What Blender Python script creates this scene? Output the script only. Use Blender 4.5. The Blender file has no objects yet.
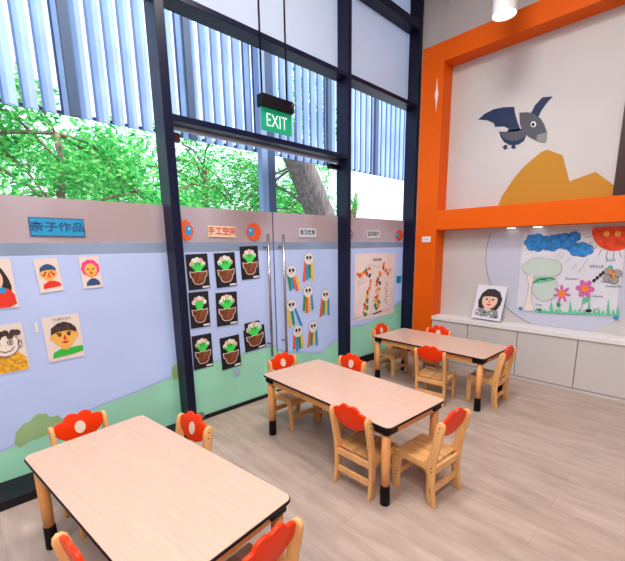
import bpy, bmesh, math, random
from mathutils import Vector, Matrix
random.seed(7)
C = bpy.context.scene.collection
PI = math.pi

# ------------------------------------------------------------------ camera
Rw = [[0.6933345202876656, 0.7204561724930596, -0.01517057988750462],
      [0.13053894098452437, -0.14627305776094768, -0.9805935842436975],
      [-0.708693747583617, 0.6778990308961307, -0.1954637461167045]]
F, CX, CY = 374.794, 312.5, 321.325
CAM = Vector((0, 0, 1.5))
cd = bpy.data.cameras.new('camera'); cam = bpy.data.objects.new('camera', cd); C.objects.link(cam)
m = Matrix(((Rw[0][0], -Rw[1][0], -Rw[2][0], CAM.x), (Rw[0][1], -Rw[1][1], -Rw[2][1], CAM.y),
            (Rw[0][2], -Rw[1][2], -Rw[2][2], CAM.z), (0, 0, 0, 1)))
cam.matrix_world = m
cd.sensor_width = 36; cd.sensor_fit = 'HORIZONTAL'; cd.lens = F/625*36
cd.shift_x = 0; cd.shift_y = (CY-280.5)/625
cd.clip_start = .02; cd.clip_end = 200
bpy.context.scene.camera = cam

# ------------------------------------------------------------------ world, sun, lights, exposure
sc = bpy.context.scene
sc.view_settings.view_transform = 'Standard'; sc.view_settings.look = 'None'
sc.view_settings.gamma = 1; sc.view_settings.use_curve_mapping = False
sc.view_settings.exposure = 0.5
w = bpy.data.worlds.new('sky'); sc.world = w; w.use_nodes = True
bg = w.node_tree.nodes['Background']; bg.inputs[0].default_value = (0.80, 0.90, 1.0, 1); bg.inputs[1].default_value = 1.6
sd = bpy.data.lights.new('sun', 'SUN'); sd.energy = 4.5; sd.angle = math.radians(4); sd.color = (1, .97, .9)
so = bpy.data.objects.new('sun', sd); C.objects.link(so); so.rotation_euler = (math.radians(-18), math.radians(35), 0)
LIGHTS = [  # x, y, size, watts : unseen lamps added at ceiling height for fill
    (-1.1, 1.9, .8, 60), (-1.15, .5, .8, 34), (.9, -.7, .9, 85), (-1.0, -1.6, .8, 30)]
CEIL = 4.5
for i, (x, y, s, e) in enumerate(LIGHTS):
    ld = bpy.data.lights.new('ceiling_fill_lamp', 'AREA'); ld.shape = 'SQUARE'; ld.size = s; ld.energy = e; ld.color = (1, .955, .92)
    lo = bpy.data.objects.new('ceiling_fill_lamp', ld); C.objects.link(lo); lo.location = (x, y, CEIL-.06)

# ------------------------------------------------------------------ materials
def mat(name, col, rough=.5, metal=0, noise=0, scale=8, stretch=(1, 1, 1), emit=0, bump=0, spec=.5, coat=0, col2=None):
    M = bpy.data.materials.new(name); M.use_nodes = True
    nt = M.node_tree; b = nt.nodes['Principled BSDF']
    b.inputs['Base Color'].default_value = (*col, 1); b.inputs['Roughness'].default_value = rough
    b.inputs['Metallic'].default_value = metal; b.inputs['Specular IOR Level'].default_value = spec
    if coat: b.inputs['Coat Weight'].default_value = coat
    if emit:
        b.inputs['Emission Color'].default_value = (*col, 1); b.inputs['Emission Strength'].default_value = emit
    if noise or bump:
        tc = nt.nodes.new('ShaderNodeTexCoord'); mp = nt.nodes.new('ShaderNodeMapping')
        mp.inputs['Scale'].default_value = stretch
        nz = nt.nodes.new('ShaderNodeTexNoise'); nz.inputs['Scale'].default_value = scale; nz.inputs['Detail'].default_value = 5
        nt.links.new(tc.outputs['Object'], mp.inputs[0]); nt.links.new(mp.outputs[0], nz.inputs[0])
        if noise:
            cr = nt.nodes.new('ShaderNodeValToRGB')
            a = [max(0, c*(1-noise)) for c in col]; z = [min(1, c*(1+noise)) for c in (col2 or col)]
            cr.color_ramp.elements[0].position = .3; cr.color_ramp.elements[1].position = .7
            cr.color_ramp.elements[0].color = (*a, 1); cr.color_ramp.elements[1].color = (*z, 1)
            nt.links.new(nz.outputs[0], cr.inputs[0]); nt.links.new(cr.outputs[0], b.inputs['Base Color'])
        if bump:
            bp = nt.nodes.new('ShaderNodeBump'); bp.inputs['Strength'].default_value = bump; bp.inputs['Distance'].default_value = .01
            nt.links.new(nz.outputs[0], bp.inputs['Height']); nt.links.new(bp.outputs[0], b.inputs['Normal'])
    return M

def sheen(nt, amount, base=.012):
    lw = nt.nodes.new('ShaderNodeLayerWeight'); lw.inputs[0].default_value = .5
    pw = nt.nodes.new('ShaderNodeMath'); pw.operation = 'POWER'; pw.inputs[1].default_value = 4
    ml = nt.nodes.new('ShaderNodeMath'); ml.operation = 'MULTIPLY_ADD'; ml.inputs[1].default_value = amount; ml.inputs[2].default_value = base
    nt.links.new(lw.outputs['Facing'], pw.inputs[0]); nt.links.new(pw.outputs[0], ml.inputs[0]); return ml

def film(name, col, trans=.5, noise=0, scale=2, col2=None):
    """printed frosted vinyl: diffuse face that also lets daylight through"""
    M = bpy.data.materials.new(name); M.use_nodes = True
    nt = M.node_tree; nt.nodes.clear()
    out = nt.nodes.new('ShaderNodeOutputMaterial')
    d = nt.nodes.new('ShaderNodeBsdfDiffuse'); t = nt.nodes.new('ShaderNodeBsdfTranslucent'); mx = nt.nodes.new('ShaderNodeMixShader')
    g = nt.nodes.new('ShaderNodeBsdfGlossy'); g.inputs['Roughness'].default_value = .07; m2 = nt.nodes.new('ShaderNodeMixShader')
    fr = sheen(nt, .35, .04)
    mx.inputs[0].default_value = trans
    for s in (d, t): s.inputs[0].default_value = (*col, 1)
    if noise:
        tc = nt.nodes.new('ShaderNodeTexCoord'); nz = nt.nodes.new('ShaderNodeTexNoise'); nz.inputs['Scale'].default_value = scale
        cr = nt.nodes.new('ShaderNodeValToRGB'); cr.color_ramp.elements[0].position = .38; cr.color_ramp.elements[1].position = .62
        cr.color_ramp.elements[0].color = (*col, 1); cr.color_ramp.elements[1].color = (*(col2 or [c*(1+noise) for c in col]), 1)
        nt.links.new(tc.outputs['Object'], nz.inputs[0]); nt.links.new(nz.outputs[0], cr.inputs[0])
        for s in (d, t): nt.links.new(cr.outputs[0], s.inputs[0])
    nt.links.new(d.outputs[0], mx.inputs[1]); nt.links.new(t.outputs[0], mx.inputs[2])
    nt.links.new(fr.outputs[0], m2.inputs[0]); nt.links.new(mx.outputs[0], m2.inputs[1]); nt.links.new(g.outputs[0], m2.inputs[2])
    nt.links.new(m2.outputs[0], out.inputs[0])
    return M

def glass_mat():
    M = bpy.data.materials.new('clear_glass'); M.use_nodes = True
    nt = M.node_tree; nt.nodes.clear()
    out = nt.nodes.new('ShaderNodeOutputMaterial'); t = nt.nodes.new('ShaderNodeBsdfTransparent'); t.inputs[0].default_value = (.95, .98, 1, 1)
    g = nt.nodes.new('ShaderNodeBsdfGlossy'); g.inputs['Roughness'].default_value = .03; fr = sheen(nt, .30)
    mx = nt.nodes.new('ShaderNodeMixShader')
    nt.links.new(fr.outputs[0], mx.inputs[0]); nt.links.new(t.outputs[0], mx.inputs[1]); nt.links.new(g.outputs[0], mx.inputs[2])
    nt.links.new(mx.outputs[0], out.inputs[0]); return M

def floor_mat():
    M = bpy.data.materials.new('floor_planks'); M.use_nodes = True
    nt = M.node_tree; b = nt.nodes['Principled BSDF']; L = nt.links.new
    tc = nt.nodes.new('ShaderNodeTexCoord')
    br = nt.nodes.new('ShaderNodeTexBrick'); br.inputs['Scale'].default_value = 1
    br.inputs['Brick Width'].default_value = 1.2; br.inputs['Row Height'].default_value = .19
    br.inputs['Mortar Size'].default_value = .0012; br.inputs['Mortar Smooth'].default_value = .3; br.offset = .37
    br.inputs['Color1'].default_value = (.50, .39, .335, 1); br.inputs['Color2'].default_value = (.44, .34, .285, 1); br.inputs['Mortar'].default_value = (.34, .27, .23, 1)
    L(tc.outputs['Object'], br.inputs[0])
    mp = nt.nodes.new('ShaderNodeMapping'); mp.inputs['Scale'].default_value = (1.3, 6, 1); L(tc.outputs['Object'], mp.inputs[0])
    nz = nt.nodes.new('ShaderNodeTexNoise'); nz.inputs['Scale'].default_value = 2.2; nz.inputs['Detail'].default_value = 7; nz.inputs['Roughness'].default_value = .6
    L(mp.outputs[0], nz.inputs[0])
    cr = nt.nodes.new('ShaderNodeValToRGB'); cr.color_ramp.elements[0].position = .32; cr.color_ramp.elements[1].position = .68
    cr.color_ramp.elements[0].color = (.74, .72, .70, 1); cr.color_ramp.elements[1].color = (1.12, 1.12, 1.12, 1)
    L(nz.outputs[0], cr.inputs[0])
    mx = nt.nodes.new('ShaderNodeMix'); mx.data_type = 'RGBA'; mx.blend_type = 'MULTIPLY'; mx.inputs[0].default_value = .8
    L(br.outputs[0], mx.inputs[6]); L(cr.outputs[0], mx.inputs[7]); L(mx.outputs[2], b.inputs['Base Color'])
    b.inputs['Roughness'].default_value = .34; b.inputs['Specular IOR Level'].default_value = .45
    return M

MT = {}
MT['wall'] = mat('painted_wall', (.60, .57, .57), .6, noise=.02, scale=3)
MT['ceil'] = mat('ceiling_paint', (.75, .74, .72), .8)
MT['roomwall'] = mat('far_room_wall', (.66, .62, .58), .7)
MT['orange'] = mat('orange_paint', (.80, .115, .002), .55, spec=.15, noise=.03, scale=2)
MT['black'] = mat('dark_metal_frame', (.007, .009, .032), .32, spec=.22)
MT['blackmatte'] = mat('black_plastic', (.003, .002, .005), .5, spec=.2)
MT['steel'] = mat('brushed_steel', (.45, .42, .42), .25, metal=1)
MT['brownbox'] = mat('bronze_fitting', (.12, .06, .045), .4, metal=.4)
MT['counter'] = mat('white_counter', (.82, .79, .80), .3)
MT['cab'] = mat('cabinet_laminate', (.62, .585, .575), .42)
MT['gapdark'] = mat('cabinet_gap', (.10, .08, .07), .7)
MT['darkwood'] = mat('dark_brown_panel', (.035, .008, .006), .4)
MT['floor'] = floor_mat()
MT['glass'] = glass_mat()
MT['top'] = mat('table_laminate', (.67, .445, .34), .30, noise=.075, scale=5, stretch=(1.0, 26, 1))
MT['edge'] = mat('black_edge_band', (.003, .002, .006), .45, spec=.25)
MT['sill'] = mat('black_sill', (.006, .004, .010), .5, spec=.3)
MT['beech'] = mat('beech_wood', (.78, .415, .165), .42, noise=.13, scale=9, stretch=(3, 3, .5), spec=.3)
MT['beechseat'] = mat('beech_seat', (.70, .36, .14), .34, noise=.28, scale=5, stretch=(5, .6, 1))
MT['leg'] = mat('table_leg_wood', (.78, .34, .11), .38, noise=.08, scale=7, stretch=(3, 3, .4))
MT['red'] = mat('red_lacquer', (.86, .040, .002), .35, spec=.22)
MT['oval'] = mat('cream_oval', (.86, .72, .60), .4)
MT['bolt'] = mat('dark_bolt', (.05, .03, .025), .4, metal=.6)
MT['green_exit'] = mat('exit_green', (.004, .22, .11), .35, emit=.45)
MT['white_exit'] = mat('exit_white', (.70, .95, .85), .4, emit=.25)
MT['white'] = mat('white_plastic', (.8, .8, .8), .4)
MT['lampglow'] = mat('lamp_glow', (1, .96, .9), .4, emit=2.5)
MT['paper'] = mat('cream_paper', (.76, .66, .62), .7, noise=.04, scale=5)
MT['paperw'] = mat('white_paper', (.70, .70, .78), .6, noise=.05, scale=4)
MT['poster'] = mat('poster_paper', (.92, .85, .85), .65, noise=.05, scale=9)
MT['card'] = mat('black_card', (.008, .006, .012), .55)
def flatc(n, c, r=.65, no=.0, s=30): 
    MT[n] = mat('paint_'+n, c, r, noise=no, scale=s); return MT[n]
for n, c in dict(ink=(.012, .010, .014), hair=(.02, .013, .014), skin=(.86, .46, .09), skinp=(.80, .50, .38), pink=(.84, .05, .26), navy=(.02, .07, .22),
                 redp=(.75, .03, .01), grn=(.03, .48, .05), grnd=(.02, .30, .08), leafg=(.05, .72, .10), blue=(.02, .28, .62), sky=(.02, .30, .66), yel=(.90, .55, .06), org=(.90, .22, .02),
                 wht=(.82, .80, .80), magenta=(.62, .12, .42), lips=(.62, .03, .05), greyb=(.08, .08, .11), navyb=(.006, .022, .085), cream=(.82, .72, .66),
                 signblue=(.01, .30, .58), signcream=(.80, .58, .42), signpale=(.62, .72, .82), mount=(.52, .235, .008), paleblue=(.55, .57, .70), palegreen=(.55, .66, .60), teal=(.03, .45, .45), grey=(.25, .25, .27), wing=(.36, .32, .30), redo=(.82, .11, .02)).items():
    flatc(n, c)
MT['soil'] = mat('crumbled_brown', (.20, .055, .02), .8, noise=.75, scale=60)
MT['gold'] = mat('gold_scribble', (.72, .36, .02), .7, noise=.45, scale=45)
MT['curl'] = mat('curly_dark', (.05, .03, .03), .8, noise=.8, scale=50)
MT['skysc'] = mat('crayon_blue', (.02, .22, .60), .7, noise=.4, scale=22)
MT['sunsc'] = mat('crayon_red', (.80, .06, .01), .7, noise=.25, scale=22)
MT['grassc'] = mat('crayon_green', (.12, .55, .33), .7, noise=.2, scale=26)

# ------------------------------------------------------------------ helpers
def ray(u, v):
    a = ((u-CX)/F, (v-CY)/F, 1.0)
    return Vector([sum(Rw[k][j]*a[k] for k in range(3)) for j in range(3)])
def onx(u, v, x): d = ray(u, v); return CAM + d*((x-CAM.x)/d.x)
def ony(u, v, y): d = ray(u, v); return CAM + d*((y-CAM.y)/d.y)
def link(name, me, mt=None, parent=None):
    o = bpy.data.objects.new(name, me); C.objects.link(o)
    if mt: me.materials.append(mt)
    if parent: o.parent = parent
    return o
def fin(name, bm, mt, parent=None, smooth=False):
    bmesh.ops.recalc_face_normals(bm, faces=bm.faces)
    me = bpy.data.meshes.new(name); bm.to_mesh(me); bm.free()
    if smooth:
        for p in me.polygons: p.use_smooth = True
    return link(name, me, mt, parent)
def add_box(bm, a, b, bev=0):
    r = bmesh.ops.create_cube(bm, size=1)
    vs = r['verts']
    for v in vs:
        v.co = Vector([(a[i]+b[i])/2 + v.co[i]*(b[i]-a[i]) for i in range(3)])
    if bev:
        es = list({e for v in vs for e in v.link_edges})
        bmesh.ops.bevel(bm, geom=es, offset=bev, segments=2, affect='EDGES', profile=.5)
def box(name, a, b, mt, parent=None, bev=0):
    bm = bmesh.new(); add_box(bm, a, b, bev); return fin(name, bm, mt, parent)
def struct(o): o['kind'] = 'structure'; return o
def tag(o, label, cat, group=None, kind=None):
    o['label'] = label; o['category'] = cat
    if group: o['group'] = group
    if kind: o['kind'] = kind
    return o
def empty(name, loc, rz=0):
    o = bpy.data.objects.new(name, None); C.objects.link(o); o.location = loc; o.rotation_euler = (0, 0, rz); o.empty_display_size = .05
    return o
def add_lathe(bm, prof, n=24, at=(0, 0, 0)):
    rings = []
    for r, z in prof:
        rings.append([bm.verts.new((at[0]+r*math.cos(2*PI*k/n), at[1]+r*math.sin(2*PI*k/n), at[2]+z)) for k in range(n)])
    for i in range(len(rings)-1):
        for k in range(n):
            bm.faces.new((rings[i][k], rings[i][(k+1) % n], rings[i+1][(k+1) % n], rings[i+1][k]))
    bm.faces.new(rings[0][::-1]); bm.faces.new(rings[-1])
def add_prism(bm, pts, axis, lo, hi):
    """pts are 2D, extruded along axis ('x': pts=(y,z); 'y': pts=(x,z); 'z': pts=(x,y))"""
    def P(p, t): return {'x': (t, p[0], p[1]), 'y': (p[0], t, p[1]), 'z': (p[0], p[1], t)}[axis]
    a = [bm.verts.new(P(p, lo)) for p in pts]; b = [bm.verts.new(P(p, hi)) for p in pts]
    bm.faces.new(a); bm.faces.new(b[::-1])
    n = len(pts)
    for i in range(n): bm.faces.new((a[i], b[i], b[(i+1) % n], a[(i+1) % n]))
def bevel_mod(o, w=.004, seg=2, ang=40):
    md = o.modifiers.new('bevel', 'BEVEL'); md.width = w; md.segments = seg; md.limit_method = 'ANGLE'; md.angle_limit = math.radians(ang)
    for p in o.data.polygons: p.use_smooth = True
    return o
def tube(bm, pts, r, n=10):
    pts = [Vector(p) for p in pts]; rings = []
    for i, p in enumerate(pts):
        d = (pts[min(i+1, len(pts)-1)]-pts[max(i-1, 0)]).normalized()
        u = d.orthogonal().normalized() if i == 0 else (rings_u - d*rings_u.dot(d)).normalized()
        rings_u = u; v = d.cross(u)
        rings.append([bm.verts.new(p+u*r*math.cos(2*PI*k/n)+v*r*math.sin(2*PI*k/n)) for k in range(n)])
    for i in range(len(rings)-1):
        for k in range(n): bm.faces.new((rings[i][k], rings[i][(k+1) % n], rings[i+1][(k+1) % n], rings[i+1][k]))
    bm.faces.new(rings[0][::-1]); bm.faces.new(rings[-1])

# --- flat artwork: local X right, Y up, Z towards the room
def sheet_root(center, facing, rot=0, tilt=0):
    """facing 'x': hangs on the glass (normal +x); 'y': on the back wall (normal -y)"""
    if facing == 'x': base = Matrix(((0, 0, 1), (1, 0, 0), (0, 1, 0)))
    else: base = Matrix(((1, 0, 0), (0, 0, -1), (0, 1, 0)))
    M = (base @ Matrix.Rotation(rot, 3, 'Z') @ Matrix.Rotation(tilt, 3, 'X')).to_4x4()
    M.translation = Vector(center); return M
def poly(name, pts, mt, parent, layer=1, th=.0012):
    z = layer*.0014 + (len(parent.children)*.00007 if parent else 0)
    bm = bmesh.new(); add_prism(bm, pts, 'z', z-.0012, z)
    return fin(name, bm, MT[mt] if isinstance(mt, str) else mt, parent)
def ell(cx, cy, rx, ry, n=20, a0=0, a1=2*PI, rot=0):
    full = abs(a1-a0-2*PI) < 1e-6
    out = []
    for k in range(n if full else n+1):
        t = a0+(a1-a0)*k/n; x, y = rx*math.cos(t), ry*math.sin(t)
        out.append((cx+x*math.cos(rot)-y*math.sin(rot), cy+x*math.sin(rot)+y*math.cos(rot)))
    return out
def rect(x0, y0, x1, y1): return [(x0, y0), (x1, y0), (x1, y1), (x0, y1)]
def multi(name, plist, mt, parent, layer=1):
    bm = bmesh.new()
    for i, pts in enumerate(plist): z = layer*.0014+len(parent.children)*.00007+i*.00003; add_prism(bm, pts, 'z', z-.0012, z)
    return fin(name, bm, MT[mt], parent)
def strokes(name, lines, wdt, mt, parent, layer=2):
    """thin pen lines, one mesh"""
    bm = bmesh.new(); z = layer*.0014+len(parent.children)*.00007
    for ln in lines:
        for (x0, y0), (x1, y1) in zip(ln, ln[1:]):
            d = Vector((x1-x0, y1-y0)); 
            if d.length < 1e-6: continue
            n = Vector((-d.y, d.x)).normalized()*wdt/2; e = d.normalized()*wdt*.3
            p = [(x0-e.x+n.x, y0-e.y+n.y), (x0-e.x-n.x, y0-e.y-n.y), (x1+e.x-n.x, y1+e.y-n.y), (x1+e.x+n.x, y1+e.y+n.y)]
            z += .000004; add_prism(bm, p, 'z', z-.001, z)
    return fin(name, bm, MT[mt], parent)
def text(name, body, size, x, y, mt, parent, layer=2, sx=1, bold=0, rot=0):
    cu = bpy.data.curves.new(name, 'FONT'); cu.body = body; cu.size = size; cu.align_x = 'CENTER'; cu.align_y = 'CENTER'
    cu.extrude = .0006; cu.offset = bold; cu.resolution_u = 3
    t = bpy.data.objects.new(name, cu); C.objects.link(t)
    bpy.context.view_layer.update()
    me = bpy.data.meshes.new_from_object(t.evaluated_get(bpy.context.evaluated_depsgraph_get()))
    bpy.data.objects.remove(t)
    me.name = name; me.materials.clear()
    R2 = Matrix.Rotation(rot, 4, 'Z')
    for v in me.vertices: v.co = R2 @ Vector((v.co.x*sx, v.co.y, v.co.z)) + Vector((x, y, layer*.0014))
    return link(name, me, MT[mt], parent)
def quad(cor, fn, k):
    """four corners of a sheet (TL,TR,BR,BL) seen on plane k -> centre, width, height, rotation in the plane"""
    P = [fn(u, v, k) for u, v in cor]
    c = sum(P, Vector())/4
    ax = 1 if fn is onx else 0
    top = P[1]-P[0]; bot = P[2]-P[3]; l = P[0]-P[3]; r = P[1]-P[2]
    hx = (top+bot)/2; vy = (l+r)/2
    wd, ht = hx.length, vy.length
    rot = (math.atan2(hx.z, hx[ax]) + math.atan2(-vy[ax], vy.z))/2
    return c, wd, ht, rot
GX = -2.938   # face of the printed film
def glass_sheet(name, cor, mt, label, cat, group=None, shape=None):
    c, wd, ht, rot = quad(cor, onx, GX)
    pts = shape(wd, ht) if shape else rect(-wd/2, -ht/2, wd/2, ht/2)
    o = poly(name, pts, mt, None, layer=1); o.matrix_world = sheet_root(c, 'x', rot)
    tag(o, label, cat, group); return o, wd, ht

# ------------------------------------------------------------------ room shell
XG = -2.95; YW = 4.65; XR = 3.2; YB = -3.4
struct(box('floor', (-3.0, YB, -.1), (XR, YW+.1, 0), MT['floor']))
struct(box('ceiling', (-3.0, YB, CEIL), (XR, YW+.1, CEIL+.15), MT['ceil']))
struct(box('wall_back', (-3.0, YW, 0), (XR, YW+.1, CEIL), MT['wall']))
struct(box('wall_right', (XR, YB, 0), (XR+.1, YW+.1, CEIL), MT['roomwall']))
struct(box('wall_rear', (-3.0, YB-.1, 0), (XR+.1, YB, CEIL), MT['roomwall']))

# glazing: three bays
YM = [(-1.62, -1.55), (1.25, 1.32), (3.24, 3.295), (4.58, 4.645)]
def frame_bar(name, a, b): return struct(box(name, a, b, MT['black'], bev=.004))
k = 1
for a, b in YM:
    frame_bar('trim_%d' % k, (-2.97, a, 0), (-2.80, b, CEIL)); k += 1
segs = [(-1.55, 1.25), (1.32, 3.24), (3.295, 4.58)]
for a, b in segs:
    frame_bar('trim_%d' % k, (-2.965, a, 3.205), (-2.805, b, 3.25)); k += 1
    frame_bar('trim_%d' % k, (-2.965, a, 4.08), (-2.805, b, 4.17)); k += 1
frame_bar('trim_%d' % k, (-2.965, 1.32, 2.412), (-2.805, 3.24, 2.457)); k += 1     # door transom
struct(box('trim_%d' % k, (-2.972, 1.32, 2.392), (-2.935, 3.24, 2.412), mat('door_head_paint', (.42, .47, .60), .5))); k += 1
struct(box('trim_%d' % k, (-2.965, 3.295, 0), (-2.925, 4.58, .095), MT['sill'], bev=.003)); k += 1           # sill of the right bay
struct(box('trim_%d' % k, (-2.965, 1.32, 0), (-2.925, 3.24, .032), MT['sill'], bev=.003)); k += 1           # threshold under the doors
struct(box('trim_%d' % k, (-2.965, -1.55, 0), (-2.80, 1.25, .05), MT['sill'], bev=.003)); k += 1
struct(box('trim_%d' % k, (-2.80, -1.55, 0), (-2.68, 1.30, .058), MT['sill'], bev=.003)); k += 1            # low kerb in front of the left bay
struct(box('wall_left', (-3.0, YB, 0), (-2.80, -1.62, CEIL), MT['roomwall']))

MT['f_lav'] = film('film_lavender', (.70, .75, .93), .55, .06, 1.5)
MT['f_pink'] = film('film_upper_reflection', (.62, .50, .51), .5, .3, 1.6, (.70, .60, .66))  # pinkish reflection in the glass, painted in as film colour
MT['f_blue'] = film('film_blue_reflection', (.40, .47, .60), .5, .15, 2)  # bluish reflected tone, also painted into the film colour
MT['f_green'] = film('film_green_hill', (.64, .97, .76), .6, .1, 2)
MT['f_pale'] = film('film_pale_line', (.66, .78, .95), .5)
MT['f_bush'] = film('film_bush', (.55, .76, .42), .5, .1, 3)
MT['f_white'] = film('frosted_white', (.80, .84, .92), .55)

def clipy(pts, y0, y1): return [(min(max(p[0], y0), y1), p[1]) for p in pts]
def glazed(name, y0, y1, z0, zfilm, z1, parent_label, hill, extra):
    root = struct(box(name, (-2.956, y0, z0), (-2.950, y1, z1), MT['glass']))
    X = -2.945
    def plane(nm, pts, m_, l):
        bm = bmesh.new(); add_prism(bm, pts, 'x', X+l*.001-.0008, X+l*.001)
        return fin(nm, bm, MT[m_], root)
    plane('frosted_film', rect(y0, z0, y1, 1.47), 'f_lav', 0)
    plane('blue_reflection_band', rect(y0, 1.4705, y1, 1.55), 'f_blue', 0)
    plane('upper_reflection_band', rect(y0, 1.5505, y1, zfilm), 'f_pink', 0)
    hp = [(onx(u, v, X).y, onx(u, v, X).z) for u, v in hill]
    hp = sorted(clipy(hp, y0, y1))
    hp = [(y0, hp[0][1])]+hp+[(y1, hp[-1][1])]
    up = [hp[0]]
    for p in hp[1:]:
        if p[0] > up[-1][0]+1e-4: up.append(p)
    plane('green_hill_print', [(y0, z0)]+[(y1, z0)]+up[::-1], 'f_green', 1)
    plane('hill_edge_line', [(a, b+.018) for a, b in up]+[(a, b) for a, b in up[::-1]], 'f_pale', 1)
    for nm, pp, m_ in extra:
        plane(nm, [(onx(u, v, X).y, onx(u, v, X).z) for u, v in pp], m_, 2)
    return root
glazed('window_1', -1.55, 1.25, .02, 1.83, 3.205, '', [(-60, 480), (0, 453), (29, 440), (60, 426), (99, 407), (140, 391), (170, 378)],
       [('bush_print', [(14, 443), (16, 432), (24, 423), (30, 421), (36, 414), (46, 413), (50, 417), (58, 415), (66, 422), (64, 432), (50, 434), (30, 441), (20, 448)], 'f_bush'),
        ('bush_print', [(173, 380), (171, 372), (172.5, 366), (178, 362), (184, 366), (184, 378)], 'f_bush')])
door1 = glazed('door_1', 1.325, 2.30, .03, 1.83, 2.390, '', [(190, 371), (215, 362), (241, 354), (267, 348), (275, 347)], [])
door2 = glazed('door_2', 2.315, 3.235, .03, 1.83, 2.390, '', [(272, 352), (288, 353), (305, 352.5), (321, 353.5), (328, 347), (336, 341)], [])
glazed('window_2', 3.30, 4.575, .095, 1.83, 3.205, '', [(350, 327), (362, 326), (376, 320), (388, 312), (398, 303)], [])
struct(box('window_3', (-2.956, 1.325, 2.455), (-2.950, 3.235, 3.205), MT['glass']))
n_ = 4
for a, b in segs[0:3]:
    struct(box('window_%d' % n_, (-2.956, a, 3.25), (-2.948, b, 4.08), MT['f_white'])); n_ += 1
    struct(box('window_%d' % n_, (-2.956, a, 4.17), (-2.948, b, CEIL), MT['f_white'])); n_ += 1
# door furniture
def handle(y, door):
    bm = bmesh.new(); tube(bm, [(-2.875, y, .44), (-2.875, y, 1.62)], .013, 12)
    h = fin('pull_handle', bm, MT['steel'], door, True)
    for z in (.56, 1.50):
        bm = bmesh.new(); tube(bm, [(-2.949, y, z), (-2.875, y, z)], .009, 8); fin('handle_standoff', bm, MT['steel'], h, True)
handle(2.19, door1); handle(2.375, door2)
box('pivot_fitting', (-2.95, 1.33, .025), (-2.91, 1.44, .075), MT['steel'], door1, .004)
box('pivot_fitting', (-2.95, 3.13, .025), (-2.91, 3.23, .075), MT['steel'], door2, .004)
box('patch_fitting', (-2.96, 1.35, 2.30), (-2.92, 1.42, 2.365), MT['brownbox'], door1, .003)
box('patch_fitting', (-2.96, 3.08, 2.32), (-2.90, 3.22, 2.366), MT['blackmatte'], door2, .003)

# orange frame on the back wall
YF = 4.43
def ostruct(nm, a, b, bev=.003): return struct(box(nm, a, b, MT['orange'], bev=bev))
ostruct('trim_%d' % k, (-2.665, YF, 0), (-2.385, YW, 3.77)); k += 1
ostruct('trim_%d' % k, (-2.385, YF, 3.56), (.9, YW, 3.77)); k += 1
ostruct('trim_%d' % k, (-2.385, YF, 1.68), (.9, YW, 1.91)); k += 1
ostruct('trim_%d' % k, (.62, YF+.004, 1.91), (.9, YW, 3.56)); k += 1
struct(box('trim_%d' % k, (-.70, 4.615, 1.911), (.62, YW, 3.559), MT['darkwood'])); k += 1
# service duct seam above the frame
bm = bmesh.new(); add_box(bm, (-2.56, 4.638, 3.77), (-2.535, YW, CEIL)); add_box(bm, (-2.49, 4.644, 3.79), (-2.482, YW, CEIL))
tag(fin('conduit', bm, MT['wall']), 'thin grey conduit running up the wall above the orange frame corner', 'conduit')

# ------------------------------------------------------------------ cabinets and counter
xs = [-2.384, -1.91, -1.35, -.79, -.23, .33, .89]
where = ['narrow grey cabinet unit beside the orange column', 'grey cabinet unit below the standing portrait card', 'grey cabinet unit below the left half of the garden drawing',
         'grey cabinet unit at the right edge of the picture, below the painted sun']
for i in range(len(xs)-1):
    a, b = xs[i]+.001, xs[i+1]-.001
    t = empty('cabinet', ((a+b)/2, 4.54, 0)); hw = (b-a)/2
    box('body', (-hw, -.085, .0), (hw, .105, .548), MT['cab'], t)
    box('plinth', (-hw, -.102, 0), (hw, -.086, .03), MT['cab'], t)
    box('door', (-hw+.003, -.108, .038), (hw-.003, -.087, .545), MT['cab'], t, .002)
    tag(t, where[i] if i < 4 else ('grey cabinet unit outside the frame on the right' if i == 4 else 'last grey cabinet unit of the row, far right outside the frame'), 'cabinet', 'low wall cabinets')
ct = box('worktop', (-2.383, 4.415, .55), (.89, 4.649, .60), MT['counter'], None, .004)
tag(ct, 'long white worktop over the grey wall cabinets', 'worktop')

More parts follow.
